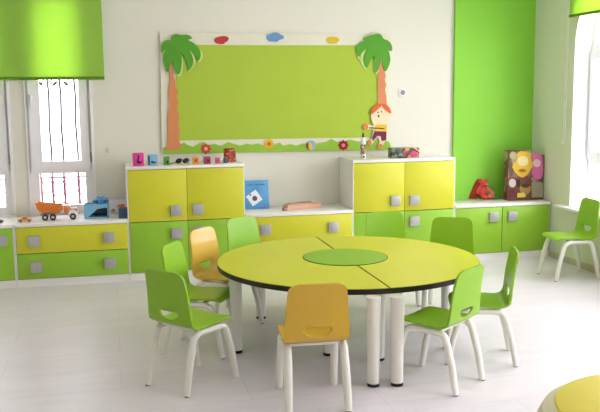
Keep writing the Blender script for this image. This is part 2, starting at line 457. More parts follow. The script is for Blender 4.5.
MB().prism(smooth_poly([bp(160, 32), bp(161, 32), bp(391, 35), bp(392, 35), bp(392, 36), bp(390.5, 148.5), bp(390, 149.3), bp(389, 149.3), bp(163, 153.5), bp(162, 153.5), bp(162, 152), bp(160, 33)], 1), [], lambda x, z: Vector((x, -.0, z)), (0, -.018, 0)).build('backing_board', B_CREAM, bt)
flat('pin_field', [(176, 45), (382, 45.5), (382, 137), (176, 140.5)], B_FIELD, .018, .004)
gtop = [(163, 147.5), (168, 148), (176, 146), (184, 142.5), (188, 145), (193, 146.8), (199, 143), (204, 141.8), (208, 145), (215, 143.8), (221, 146.3), (228, 142), (233, 143.6), (240, 145.5), (247, 143.6), (252, 144.6), (258, 143.2), (264, 146), (272, 145.4), (280, 142.6), (283, 145.6), (291, 144), (296, 145.8), (303, 143.4), (312, 144.6), (320, 142.8), (326, 142), (331, 138.8), (338, 142.4), (345, 141), (350, 139.4), (358, 141.5), (366, 140.6), (376, 139.6), (384, 140), (389, 142)]
flat('grass_strip', gtop+[(390.5, 146), (389.5, 149.6), (163, 154)], B_GRASS, .018, .006)
def palm(cx, cy, k, trunk, crown, edges):
    flat('palm_trunk', trunk, B_TRUNK, .022, .008)
    cr = flat('palm_crown', crown, B_PALM, .030, .006, sm=2)
    for e in edges: flat('frond_edge', e, B_PALM2, .0285, .0015, cr, 1)
trunkL = [(171, 62), (173, 74), (175, 80), (176, 88), (178, 92), (176.5, 97), (178.5, 103), (177, 109), (179.5, 117), (178, 124), (180, 131), (178.5, 138), (181, 146), (182, 149), (165, 150.5), (167, 146), (168, 131), (167.5, 118), (169, 105), (168, 92), (170, 80), (169, 66)]
crownL = [(164, 40.5), (169, 40), (171, 42), (171.5, 36), (176, 33.5), (181, 35.5), (188, 34.5), (193, 38.5), (187, 40), (194, 43), (199.5, 49), (201, 56), (198, 62), (195, 55), (188, 49), (192.5, 56), (193.5, 64), (188, 72), (187, 66), (185, 57), (180, 52), (182, 60), (181, 70), (178.5, 76), (174, 70), (171.5, 60), (169.5, 66), (168, 74), (164, 66), (162.8, 58), (165, 50), (170, 47), (163.5, 50), (161, 54), (160.8, 46)]
edgesL = [[(179.5, 52), (183.5, 60), (182.5, 72), (179, 77.5), (175, 73), (179, 68), (178, 58)], [(188, 48), (194.5, 55), (195.5, 64), (188, 73.5), (188, 70), (190, 60)], [(194, 48), (201.5, 50), (203, 57), (199, 63.5), (197, 60), (198, 54)], [(163, 51), (169, 47.5), (168, 50), (163, 56)]]
palm(0, 0, 1, trunkL, crownL, edgesL)
trunkR = [(381.5, 58), (383.5, 68), (385.5, 76), (384.5, 80), (386, 85), (384.7, 90), (386, 96), (386.5, 107), (377, 108), (377.5, 96), (377, 86), (378, 76), (378.5, 68)]
crownR = [(361.5, 39), (366, 36.5), (373, 34.5), (377, 33.5), (381, 34.5), (383, 39.5), (387, 40), (391, 44), (392, 50), (390, 52), (386.5, 48), (389, 54), (390, 60), (388, 67), (384.5, 73), (382, 66), (381.5, 57), (379.5, 64), (377, 71), (375, 74), (373.5, 66), (374, 55), (370, 60), (368, 66), (366, 69), (362.5, 62), (365, 52), (368, 47.5), (361.5, 52), (358, 58), (355.5, 52), (356, 46), (361, 42), (366, 40)]
edgesR = [[(367, 48), (361, 53), (359.5, 62), (366, 71), (366.5, 68), (362, 60), (364, 53)], [(374.5, 53), (372, 66), (375.5, 76), (379.5, 70), (376, 70), (375, 62)], [(357, 48), (355, 53), (358.5, 61), (360, 58), (357, 54)]]
palm(0, 0, 1, trunkR, crownR, edgesR)
flat('cloud', [(213.5, 40), (216, 37.6), (220, 36.3), (226, 36), (229, 38), (227.8, 41), (225, 42.5), (223.5, 44.2), (218, 44), (215, 42.5)], bc('cloud_red', '#C23A3E'), .018, .006, sm=1)
flat('cloud', [(266, 38), (267, 34.8), (270, 34.2), (273, 32.4), (278, 32.6), (280, 34.6), (284, 36), (283.5, 39), (279, 40), (277, 42.2), (272, 41.6), (268.5, 41.2)], bc('cloud_blue', '#6D9AC4'), .018, .006, sm=1)
flat('cloud', [(326, 39), (329, 36.8), (335, 36.6), (339, 38.4), (339, 41), (336, 43.6), (329, 43.8), (327, 42)], bc('cloud_yellow', '#DDBE30'), .018, .006, sm=1)
def flower(u, v, r, c1, c2, n=8):
    pts = [(u+r*(1+.13*math.cos(n*a))*math.cos(a), v+r*(1+.13*math.cos(n*a))*math.sin(a)) for a in [2*PI*i/48 for i in range(48)]]
    f = flat('flower', pts, bc('petal_'+c1[1:], c1), .024, .005)
    flat('flower_centre', [(u+r*.38*math.cos(2*PI*i/16), v+r*.38*math.sin(2*PI*i/16)) for i in range(16)], bc('centre_'+c2[1:], c2), .029, .003, f)
flower(205.8, 148.6, 4.7, '#CC4A38', '#F0B890')
flower(268.7, 143.8, 4.6, '#EDB62E', '#C8641E')
flower(343, 145.2, 4.7, '#9E1E22', '#F08C90')
fb = flat('beach_ball', [(310.8+5*math.cos(2*PI*i/28), 145.3+5*math.sin(2*PI*i/28)) for i in range(28)], bc('ball_blue', '#9DB9CC'), .024, .005)
flat('ball_stripe', [(310.8+4.9*math.cos(a), 145.3+4.9*math.sin(a)) for a in [PI*.55+PI*.7*i/10 for i in range(11)]], bc('ball_brown', '#8C3B22'), .029, .002, fb)
flat('ball_stripe', [(308, 144), (311, 142), (312.6, 147), (311, 149.8), (308.6, 149.4)], bc('ball_yellow', '#EBC25A'), .031, .002, fb, 1)
# the little cut-out child hugging the right palm
kid = flat('child_cutout', [(370+.3, 117), (371, 111), (375, 106), (380, 104), (386, 105.5), (389.5, 110), (390.3, 117), (388.5, 123), (385.5, 126), (386, 128), (385.5, 133), (385.3, 140), (382, 146), (378, 148), (376.5, 146), (379, 143), (378.5, 138), (376, 137), (374, 141), (370, 145.5), (366.5, 144.5), (367, 142), (371, 139), (372, 133), (373.5, 130), (369, 129), (365.5, 129.5), (362.8, 128), (362.8, 124), (366.5, 123.6), (368.5, 125), (374, 126), (371.5, 122)], bc('cutout_skin', '#F2E2BC'), .030, .006, sm=1)
flat('hair', [(369.6, 113.5), (371.5, 108), (377, 104), (380.5, 103.5), (381, 106), (377, 109.5), (373, 113), (369.8, 114.5)], bc('cutout_hair', '#E26A30'), .036, .003, kid, 1)
flat('hair', [(381, 103.5), (386, 104.5), (389.5, 108.5), (391, 114), (387.5, 112.5), (383, 108.5), (381, 106)], bc('cutout_hair', '#E26A30'), .036, .003, kid, 1)
flat('shirt', [(375, 124.5), (385.8, 124.5), (386, 131.5), (374, 131)], bc('cutout_yellow', '#F0C23C'), .036, .003, kid)
flat('shorts', [(374, 131), (385.8, 131.5), (385.5, 140), (381, 141), (380, 136), (376.5, 136), (372, 141), (371.4, 138)], bc('cutout_plum', '#7E2252'), .036, .003, kid)
flat('stripe', [(368.5, 127.2), (383.5, 128), (383.5, 129), (368.5, 128.2)], bc('cutout_dark', '#4A2A28'), .039, .002, kid)
flat('hand', [(363, 124), (366, 123.4), (368, 125.5), (367.2, 129), (364, 129.6), (362.4, 127)], bc('cutout_orange', '#E8824A'), .036, .003, kid, 1)
for fx, fy in ((368.6, 143), (379, 146)):
    flat('foot', [(fx-2.5, fy+1), (fx, fy-2.5), (fx+2.6, fy-2), (fx+2, fy+1.5), (fx-.5, fy+2.4)], bc('cutout_orange', '#E8824A'), .036, .003, kid, 1)
for ex, ey, rr in ((377.3, 112.4, .6), (380.8, 111.6, .6), (378, 116, .9)):
    flat('face_mark', [(ex+rr*math.cos(2*PI*i/8), ey+rr*1.3*math.sin(2*PI*i/8)) for i in range(8)], bc('cutout_dark', '#4A2A28'), .036, .002, kid)

# wall fittings
sp_ = ay(402, 92.5, YB)
t = thing('wall_socket', 'small white wall socket right of the palm board', 'socket', (sp_.x, YB, sp_.z))
MB().box(-.035, .035, -.010, 0, -.035, .035, .004).build('plate', M_PVC, t)
MB().lathe([(.022, -.0105), (.022, -.013), (.017, -.0135), (.016, -.0102)], c=(.004, 0, 0), n=20, axis='y').build('socket_ring', mat('socket_grey', '#9A9A98', .5), t)
sp_ = ay(107.5, 150.5, YB)
tag(MB().box(-.009, .009, -.008, 0, -.022, .022, .003).build('wall_hook', mat('hook_beige', '#D8CDA8', .5), loc=(sp_.x, YB, sp_.z)), 'tiny beige hook on the wall beside the left window', 'hook')

# ------------------------------------------------------------------ table
TC = Vector((1.364, 4.700, 0)); TR = .785; HT = .5
def half_table(sgn, label, legs):
    t = thing('half_round_table', label, 'table', (TC.x, TC.y, 0), 0, 'half-round halves of the big round table')
    g = .0022
    a0, a1 = (-90, 90) if sgn > 0 else (90, 270)
    def half(r, gg): return [(sgn*gg, -math.sqrt(r*r-gg*gg)*1.0), *[(max(sgn*x, gg)*sgn, y) for x, y in arc(0, 0, r, a0+.3, a1-.3, 60)][::1], ]
    pts = [((max(x*sgn, g))*sgn, y) for x, y in arc(0, 0, TR-.0015, a0, a1, 64)]
    pts = [((max(x*sgn, .0055))*sgn, y) for x, y in arc(0, 0, TR-.002, a0, a1, 64)]
    MB().prism(pts, [], lambda x, y: Vector((x, y, HT-.003)), (0, 0, .003)).build('table_top', M_TABLE, t)
    pts2 = [((max(x*sgn, .0008))*sgn, y) for x, y in arc(0, 0, TR, a0, a1, 64)]
    MB().prism(pts2, [], lambda x, y: Vector((x, y, HT-.031)), (0, 0, .028)).build('edge_band', M_EDGE, t)
    for (x, y) in legs:
        q = Vector((x-TC.x, y-TC.y, 0))
        lg = MB().lathe([(.030, .012), (.0315, .02), (.0335, .25), (.037, .45), (.038, HT-.031)], c=q, n=24).build('table_leg', M_METAL, t)
        MB().lathe([(.028, 0), (.0315, .003), (.0315, .017), (.029, .0195)], c=q, n=24).build('foot_cap', M_RUB, lg)
    return t
half_table(-1, 'left half of the round yellow-green table, its split beside the green centre', [(.665, 4.60), (1.262, 3.875), (1.17, 4.42), (.93, 5.28)])
half_table(1, 'right half of the round yellow-green table, nearest the right-hand windows', [(1.383, 3.855), (1.985, 4.64), (1.42, 4.26), (1.75, 5.25)])
dc = thing('table_centre_disc', 'round green disc set in the middle of the table', 'table inset', (1.363, 4.742, HT))
MB().lathe([(.2595, .0004), (.2595, .0022)], n=64).build('dark_rim', M_EDGE, dc)
MB().lathe([(.2545, .0023), (.2545, .0032)], n=64).build('disc_top', M_DISC, dc)

# ------------------------------------------------------------------ chairs
def profile():
    """side profile (y, z) of the bent ply shell from front edge over the bend to the top"""
    p = [(.175, .312), (.170, .322), (.155, .329), (.12, .332), (.04, .329), (-.04, .325), (-.085, .324)]
    cx, cz, r = -.088, .384, .060
    p += [(cx-r*math.sin(math.radians(a)), cz-r*math.cos(math.radians(a))) for a in (15, 30, 45, 60, 75, 84)]
    p += [(-.151, .42), (-.156, .47), (-.164, .53), (-.176, .59), (-.184, .622)]
    return p
PROF = profile(); NB = 10       # index in the bend where the seat ends and the backrest begins
def shell_piece(i0, i1, wid, corner_end, name, m, parent, slot=None):
    """sweep with rounded far corners; wid(s)->half width for s in 0..1 over the piece"""
    P = PROF[i0:i1+1]
    # resample finely
    seg = [math.dist(P[i], P[i+1]) for i in range(len(P)-1)]; L = sum(seg)
    N = 26; Q = []
    for k in range(N+1):
        d = L*k/N; i = 0
        while i < len(seg)-1 and d > seg[i]: d -= seg[i]; i += 1
        t = d/seg[i]; Q.append((P[i][0]+(P[i+1][0]-P[i][0])*t, P[i][1]+(P[i+1][1]-P[i][1])*t, L*k/N))
    th = .0055; bm = bmesh.new(); top = []; bot = []
    NT = 16
    for k, (y, z, d) in enumerate(Q):
        a = Q[max(k-1, 0)]; b = Q[min(k+1, N)]
        ty, tz = b[0]-a[0], b[1]-a[1]; l = math.hypot(ty, tz); ny, nz = -tz/l, ty/l
        w = wid(d/L); e = (L-d) if corner_end == 1 else d
        rr = .045
        if e < rr: w -= rr-math.sqrt(max(0, rr*rr-(rr-e)**2))
        top.append([]); bot.append([])
        for j in range(NT+1):
            x = w*(2*j/NT-1)
            bow = .006*(x/.15)**2
            top[-1].append(bm.verts.new((x, y+ny*th+ (bow if corner_end == 1 else 0), z+nz*th + (0 if corner_end == 1 else bow*.6))))
            bot[-1].append(bm.verts.new((x, y-ny*th+ (bow if corner_end == 1 else 0), z-nz*th + (0 if corner_end == 1 else bow*.6))))
    for k in range(N):
        for j in range(NT):
            bm.faces.new((top[k][j], top[k][j+1], top[k+1][j+1], top[k+1][j]))
            bm.faces.new((bot[k][j], bot[k+1][j], bot[k+1][j+1], bot[k][j+1]))
        bm.faces.new((top[k][0], top[k+1][0], bot[k+1][0], bot[k][0]))
        bm.faces.new((top[k][NT], bot[k][NT], bot[k+1][NT], top[k+1][NT]))
    for j in range(NT):
        bm.faces.new((top[0][j], bot[0][j], bot[0][j+1], top[0][j+1]))
        bm.faces.new((top[N][j], top[N][j+1], bot[N][j+1], bot[N][j]))
    mb = MB(); mb.bm.free(); mb.bm = bm
    o = mb.build(name, m, parent)
    if slot:
        cm = MB().prism(slot, [], lambda x, z: Vector((x, -.30, z)), (0, .25, 0)).build('cutter', m)
        md = o.modifiers.new('cut', 'BOOLEAN'); md.object = cm; md.operation = 'DIFFERENCE'; md.solver = 'EXACT'
        par = o.parent; o.parent = None
        bpy.context.view_layer.update()
        dg = bpy.context.evaluated_depsgraph_get()
        me = bpy.data.meshes.new_from_object(o.evaluated_get(dg))
        o.modifiers.clear(); old = o.data; o.data = me; o.data.name = name; bpy.data.meshes.remove(old)
        o.parent = par
        cmesh = cm.data; bpy.data.objects.remove(cm); bpy.data.meshes.remove(cmesh)
    return o
slot = [(-.060, .408), (.060, .408)] + [(.066*math.cos(math.radians(a)), .402+.040*math.sin(math.radians(a))) for a in range(0, -181, -12)]
def make_chair(m, label, name='child_chair'):
    t = thing(name, label, 'chair')
    shell_piece(0, NB, lambda s: .150+.008*s, 0, 'seat', m, t)
    shell_piece(NB, len(PROF)-1, lambda s: .158-.022*s, 1, 'backrest', m, t, slot)
    for sx in (-1, 1):
        x = sx*.136
        def leg(front):
            ys = .188 if front else -.178
            k = 1 if front else -1
            r = .05; zt_ = .300; yb = .128 if front else -.118
            pts = [(x*1.05, ys, 0), (x*1.025, (ys*.5+yb*.5)*1.0+k*.004, .14), (x*1.005, yb+k*.004, .245)]
            for a in (15, 35, 55, 75, 90):
                ca, sa = math.cos(math.radians(a)), math.sin(math.radians(a))
                pts.append((x, yb-k*(r-r*ca), zt_-r+r*sa))
            pts.append((x, .004 if front else .0045, zt_))
            n = len(pts)
            ra = [.0185]+[.0205]*(n-1); rb = [.015, .017, .018]+[.017]*(n-4)+[.017]
            o = MB().tube(pts, ra, rb, n=14).build('leg', M_METAL, t)
            MB().lathe([(.0125, -.0), (.0145, .003), (.0145, .006)], c=(pts[0][0], pts[0][1], -.0035), n=12).build('foot_glide', M_RUB, o)
        leg(True); leg(False)
    MB().box(-.131, .131, .06, .085, .300, .314, .003).box(-.131, .131, -.085, -.06, .300, .314, .003).build('cross_rail', M_METAL, t)
    return t
protoG = make_chair(M_CG, 'x'); protoY = make_chair(M_CY, 'x')
used = {id(protoG): False, id(protoY): False}
def put_chair(proto, x, y, fx, fy, label):
    o = proto if not used[id(proto)] else copy_tree(proto)
    used[id(proto)] = True
    o.location = (x, y, .0036); o.rotation_euler = (0, 0, math.atan2(fy, fx)-PI/2)
    o['label'] = label; o['group'] = 'children\'s chairs around the classroom'
    return o
put_chair(protoG, .363, 4.181, .2875, .2375, 'green child chair at front left, back slot facing us, yellow chair behind it')
put_chair(protoG, .472, 4.725, .84, -.45, 'green child chair half hidden between the front left chair and the pale yellow one')
put_chair(protoY, .68, 5.18, .75, -.66, 'yellow child chair at the table\'s left side, its inner face towards us')
put_chair(protoG, .97, 5.56, .55, -.83, 'bright green child chair behind the table, in front of the blue book')
put_chair(protoY, .914, 3.765, .075, 1, 'yellow child chair at the front of the table seen straight from behind')
put_chair(protoG, 1.925, 5.50, -.02, -1, 'green child chair behind the table, in front of the right tall cabinet')
put_chair(protoG, 2.205, 5.12, -.45, -.80, 'green child chair behind the table, in front of the low right corner cabinet')
put_chair(protoG, 1.618, 3.868, -.61, .79, 'green child chair at front right with its back slot facing us')
put_chair(protoG, 1.99, 4.16, -.943, .34, 'green child chair right of the table seen edge-on')
put_chair(protoG, 3.57, 5.87, -1, .03, 'green child chair standing alone under the right window')

# yellow padded pouf at the lower right
pc = az(670, 412, .40)
po = thing('round_pouf', 'round yellow padded pouf at the bottom right corner, mostly out of view', 'pouf', (pc.x, pc.y, 0))
po.scale = (1.12, 1.12, 1.04)
M_POUF = mat('pouf_yellow_fabric', '#E6D552', .6, .4, bump=.3, bscale=120, var=.05, vscale=6)
M_POUFS = mat('pouf_cream_fabric', '#E4DDBB', .7, .3, bump=.3, bscale=120)
MB().lathe([(.34, 0), (.37, .01), (.395, .08), (.40, .2), (.395, .32), (.375, .365), (.34, .385), (.338, .383)], n=56).build('side', M_POUFS, po)
MB().lathe([(.340, .384), (.335, .393), (.30, .405), (.2, .418), (.1, .422), (.01, .423)], n=56).build('cushion_top', M_POUF, po)

# ------------------------------------------------------------------ toys on the left low cabinets
def place(u, v, z): return az(u, v, z)
M_OR = mat('toy_orange', '#E8862E', .4, .5, bump=.05)
M_TGREY = mat('toy_grey', '#BDB8B4', .4); M_TWHITE = mat('toy_white', '#ECEAE8', .4)
M_TBLK = mat('toy_black', '#1B1718', .5)
pp = place(55, 219.3, Z_LOW)
t = thing('toy_dump_truck', 'orange toy dump truck on the white counter under the left window', 'toy truck', (pp.x, pp.y, Z_LOW+.0005), .03)
t.scale = (1.1, 1.1, 1.16)
def wheel(parent, x, y, r, w):
    wv = MB().lathe([(r*.55, -w/2), (r*.93, -w/2), (r, -w/2+.003), (r, w/2-.003), (r*.93, w/2), (r*.55, w/2)], c=(x, y, r), n=20, axis='y').build('wheel', M_TBLK, parent)
    MB().lathe([(.001, -w/2-.0015), (r*.5, -w/2-.001), (r*.5, w/2+.001), (.001, w/2+.0015)], c=(x, y, r), n=14, axis='y').build('hub', M_TGREY, wv)
for wx in (-.066, -.012, .128):
    for wy in (-.045, .045): wheel(t, wx, wy, .022, .024)
MB().box(-.10, .155, -.03, .03, .030, .044, .003).build('chassis', M_TGREY, t)
def taper(x0, x1, z0, z1, hb, ht, xo0=0, xo1=0): return
tub = MB().loft([[Vector((-.085, -.036, .050)), Vector((.035, -.036, .050)), Vector((.035, .036, .050)), Vector((-.085, .036, .050))],
                 [Vector((-.118, -.05, .082)), Vector((.062, -.05, .070)), Vector((.062, .05, .070)), Vector((-.118, .05, .082))],
                 [Vector((-.132, -.055, .125)), Vector((.062, -.055, .100)), Vector((.062, .055, .100)), Vector((-.132, .055, .125))],
                 [Vector((-.122, -.047, .124)), Vector((.055, -.047, .099)), Vector((.055, .047, .099)), Vector((-.122, .047, .124))],
                 [Vector((-.08, -.034, .07)), Vector((.035, -.034, .065)), Vector((.035, .034, .065)), Vector((-.08, .034, .07))]])
for k in range(5): tub.box(-.105+.034*k, -.099+.034*k, -.0585, .0585, .068, .108-.004*k, .002)
tub.build('dump_bed', M_OR, t)
MB().box(.068, .110, -.042, .042, .042, .094, .007).build('cab', M_OR, t)
MB().box(.105, .160, -.036, .036, .042, .074, .010).build('hood', M_OR, t)
MB().lathe([(.030, -.052), (.032, -.05), (.032, -.030)], c=(.128, 0, .036), n=20, axis='y').box(.150, .168, -.05, .05, .026, .052, .005).build('fender', M_TWHITE, t)
MB().box(.1095, .1115, -.034, .034, .072, .090).build('windscreen', mat('toy_glass', '#4E5A62', .15), t)
MB().tube([(.098, -.044, .06), (.098, -.047, .118)], .0035, n=8).build('exhaust_pipe', M_TGREY, t)

def toy_car(name, label, u, v, body, L=.10, rz=0, m=None):
    pp = place(u, v, Z_LOW)
    t = thing(name, label, 'toy car', (pp.x, pp.y, Z_LOW), rz)
    for wx in (-L*.3, L*.3):
        for wy in (-.02, .02): wheel(t, wx, wy, .010, .008)
    sec = [(-L/2, .008), (-L/2, .021), (-L*.38, .026), (-L*.24, .028), (-L*.12, .040), (L*.12, .040), (L*.25, .027), (L*.45, .022), (L/2, .015), (L/2, .008)]
    MB().prism(sec, [], lambda x, z: Vector((x, -.02, z)), (0, .04, 0)).build('car_body', m, t)
    MB().prism([(-L*.19, .0285), (-L*.11, .0375), (L*.11, .0375), (L*.20, .0285)], [], lambda x, z: Vector((x, -.0208, z)), (0, .0416, 0)).build('car_window', mat('toy_glass', '#4E5A62', .15), t)
toy_car('toy_car', 'small orange toy car left of the dump truck', 25, 222, 0, .105, .05, mat('toy_car_orange', '#EE9A48', .35))
toy_car('toy_car', 'small dark toy car at the far left end of the counter', -3, 223.5, 0, .09, 2.8, mat('toy_car_dark', '#3A3A40', .35))

# blue crate with crumpled bag
pp = place(97, 218.5, Z_LOW)
t = thing('toy_crate', 'light blue plastic crate of toys on the counter beside the tall cabinet', 'crate', (pp.x, pp.y+.05, Z_LOW), -.05)
M_CR = mat('crate_blue', '#7FC0DE', .35, .5); M_CRD = mat('crate_dark_content', '#1E3038', .5, bump=.4, bscale=40)
mb = MB(); w, d, h = .095, .055, .118
mb.prism([(-w, .0), (w, .0), (w, h), (-w, h)], [[(-.065, .014), (.086, .014), (.086, .090), (.01, .078)]], lambda x, z: Vector((x, -d, z)), (0, .004, 0))
mb.box(-w, w, d-.004, d, 0, h).box(-w, -w+.004, -d, d, 0, h).box(w-.004, w, -d, d, 0, h).box(-w, w, -d, d, 0, .004)
mb.box(-w-.003, w+.003, -d-.004, -d, h-.008, h, .002)
mb.build('crate_body', M_CR, t)
def crumple(c, r, seed, seg=18):
    rnd = random.Random(seed); mb = MB().ball(c, r, seg)
    for v in mb.bm.verts:
        q = v.co-Vector(c); k = 1+.16*math.sin(q.x*170+seed)+.14*math.sin(q.z*190+q.y*120+seed*2)+rnd.uniform(-.05, .05)
        v.co = Vector(c)+q*k
    return mb
tag(crumple((0, 0, 0), (.078, .038, .040), 3).build('toy_bundle', M_CRD, loc=(pp.x+.005, pp.y+.046, Z_LOW+.056)), 'dark heap of small toys inside the blue crate', 'toys')
tag(crumple((0, 0, 0), (.055, .036, .032), 5).build('plastic_bag', mat('bag_blue', '#5E9AD0', .25, .6), loc=(pp.x+.035, pp.y+.045, Z_LOW+.142)), 'crumpled blue plastic bag lying on top of the blue crate', 'bag')
pp = place(119, 215.5, Z_LOW)
t = thing('picture_book', 'white picture book with orange drawing leaning behind the blue crate', 'book', (pp.x-.01, pp.y+.10, Z_LOW), 0)
MB().box(-.085, .085, 0, .012, 0, .118, .002).build('cover', mat('book_white', '#F2EEEE', .5), t)
MB().ball((-.035, -.001, .03), (.018, .004, .016)).build('cover_picture', mat('print_tan', '#C9A27C', .6), t)
MB().prism(smooth_poly([(-.01, .07), (.03, .082), (.07, .078), (.05, .060), (.02, .056)], 1), [], lambda x, z: Vector((x, -.003, z)), (0, .002, 0)).build('cover_picture', mat('print_orange', '#E07A3C', .6), t)
pp = place(125.5, 218.5, Z_LOW)
t = thing('toy_box', 'small dark blue box squeezed against the tall cabinet', 'box', (pp.x-.01, pp.y+.02, Z_LOW), 0)
MB().box(-.042, .042, 0, .05, 0, .082, .003).build('box_body', mat('box_navy', '#3C6288', .45), t)
MB().prism([(-.042, .082), (-.025, .096), (.042, .084), (.042, .0825)], [], lambda x, z: Vector((x, .0, z)), (0, .05, 0)).build('flap', mat('box_red', '#C05A3E', .5), t)

# ------------------------------------------------------------------ toys on the tall left cabinet
def zt_at(u, v): 
    p = az(u, v, Z_TALL); return p
def block(label, u0, u1, v0, v1, m, mark=None, mm=None, name='toy_block', cat='toy block', d=None, side=None):
    a = az((u0+u1)/2, v1, Z_TALL)
    y = min(max(a.y, YF+.05), YB-.12)
    w = (ay(u1, v1, y).x-ay(u0, v1, y).x); h = ay(u0, v0, y).z-ay(u0, v1, y).z
    d = d or w
    x = ay((u0+u1)/2, v1, y).x
    t = thing(name, label, cat, (x, y, Z_TALL))
    MB().box(-w/2, w/2, 0, d, 0, h, min(.006, w*.12), 2).build('block_body', m, t)
    if mark:
        for mk in mark:
            pts = [((a_-.5)*w, b_*h) for a_, b_ in mk]
            MB().prism(pts, [], lambda x, z: Vector((x, -.0015, z)), (0, .0025, 0)).build('printed_letter', mm, t)
    return t
K = M_TBLK
block('pink block with a black curl, leftmost on the tall left cabinet', 133, 144.3, 153.6, 166.6, mat('toy_pink', '#E8409C', .35), [smooth_poly([(.42, .86), (.58, .90), (.60, .70), (.50, .42), (.66, .34), (.84, .42), (.84, .28), (.60, .18), (.36, .22), (.34, .40), (.46, .66)], 1)], K)
block('light blue block with a dark mark beside the pink block', 148, 158, 155, 166, mat('toy_sky', '#86BADC', .35), [[(.06, .1), (.2, .1), (.2, .9), (.06, .9)], smooth_poly([(.32, .25), (.78, .20), (.8, .42), (.62, .36), (.50, .46), (.32, .44)], 1)], mat('toy_navy', '#23404E', .4))
block('green block next to the toy sunglasses on the tall left cabinet', 164, 170, 157, 165.5, mat('toy_green', '#4FA23A', .4), [[(.35, .2), (.75, .2), (.75, .55), (.5, .6)]], K)
pp = az(181, 165, Z_TALL)
t = thing('toy_sunglasses', 'black toy sunglasses lying on the tall left cabinet', 'toy sunglasses', (pp.x, pp.y, Z_TALL), -.1)
for sx in (-.026, .030):
    MB().ball((sx+.01, 0, .034), (.028, .010, .020), rot=Matrix.Rotation(-.35, 3, 'Y')).build('lens', K, t)
MB().tube([(-.04, 0, .022), (-.08, .003, .012), (-.10, .006, .005)], .004, n=8).tube([(.0, 0, .04), (.014, 0, .043)], .004, n=8).tube([(.05, .004, .03), (.06, .03, .012), (.062, .05, .004)], .003, n=6).build('frame', K, t)
MB().ball((.0, .018, .011), (.038, .016, .010)).build('stand', mat('toy_cream', '#E8D8A0', .5), t)
block('small orange block on the tall left cabinet', 193, 199.3, 157, 164.3, mat('toy_amber', '#F0A040', .4), [[(.25, .3), (.7, .3), (.75, .75), (.3, .75)]], mat('print_red', '#B83C1E', .5))
block('dark magenta block on the tall left cabinet', 204.3, 211, 157, 164.3, mat('toy_magenta', '#B03A62', .4), [[(.4, .25), (.75, .25), (.75, .65), (.45, .7)]], mat('toy_plum', '#4A1430', .4))
block('small rose pink block on the tall left cabinet', 215.5, 220.3, 157.6, 163.6, mat('toy_rose', '#D65C98', .4), [[(.3, .3), (.7, .3), (.7, .7), (.3, .7)]], mat('toy_magenta', '#B03A62', .4))
block('tiny grey and blue block in front of the red box', 223.6, 227.8, 158, 163.2, mat('toy_slate', '#4A6878', .4), d=.03)
block('dark red box with gold pattern, rightmost on the tall left cabinet', 224.5, 236, 148.3, 162.2, pic_mat('red_gold_print', 60, [(0, '#9A2E1E'), (.45, '#B8452A'), (.6, '#D08A4A'), (.75, '#7A1C1A')]), name='small_box', cat='box', d=.05)

# ------------------------------------------------------------------ niche counter
p0 = ay(244.5, 207, YB-.10)
t = thing('picture_book', 'blue book with a tilted white card standing in the niche', 'book', (p0.x+.085, YB-.11, Z_LOW), 0)
hb = ay(250, 180.5, YB-.11).z-Z_LOW; wb = (ay(269, 200, YB-.11).x-p0.x)/2
tl = Matrix.Rotation(-.13, 3, 'X')
t.location = (p0.x+wb, YB-.11, Z_LOW+.0015)
MB().box(-wb, wb, 0, .012, 0, hb, .002).build('cover', mat('book_blue', '#5AA2DC', .35, var=.15, vscale=9), t)
c1 = MB(); R4 = Matrix.Rotation(math.radians(-33), 3, 'Y')
c1.box(-.052, .052, -.0025, .0, -.052, .052, 0, rot=R4)
c1 = c1.build('cover_card', mat('card_white', '#F2F0F2', .5), t, loc=(-.022, -.0005, .095))
MB().ball((.004, -.0032, -.004), (.022, .0012, .022)).ball((-.034, -.0032, .028), (.009, .0012, .007)).build('photo_print', mat('print_slate', '#4A5468', .6), c1)
mb = MB()
for k, (a, b) in enumerate(((-.085, -.02), (-.012, .02), (.028, .075))): mb.box(a, b, -.0022, .0, hb-.045, hb-.034)
mb.build('title_line', mat('title_grey', '#6C7C8A', .6), t)
MB().ball((.066, -.006, .012), (.010, .006, .010)).build('pink_tab', mat('toy_rose', '#D65C98', .4), t)
t.rotation_euler = (-.16, 0, 0)
t.location.y = YB-.125
pA = az(286, 211.0, Z_LOW); pB = az(320, 207.6, Z_LOW)
t = thing('wooden_toy_box', 'flat salmon-coloured wooden box lying in the niche', 'box', ((pA.x+pB.x)/2, (pA.y+pB.y)/2+.04, Z_LOW), math.atan2(pB.y-pA.y, pB.x-pA.x))
wl = (pB-pA).length/2
M_SAL = mat('salmon_wood', '#E8B596', .5, bump=.2, bscale=40, var=.08, vscale=12)
MB().box(-wl, wl, -.04, .04, 0, .040, .004).build('box_body', M_SAL, t)
MB().box(-wl+.006, wl-.05, -.034, .036, .040, .048, .003).build('lid', M_SAL, t)
MB().box(-wl-.03, -wl-.002, -.04, .0, 0, .028, .004).build('end_block', mat('salmon_wood_dark', '#B98878', .5, var=.1), t)
MB().tube([(-wl+.02, .02, .052), (0, .03, .054), (wl-.07, .018, .052)], .004, n=8).build('stick', mat('salmon_wood_dark', '#B98878', .5, var=.1), t)

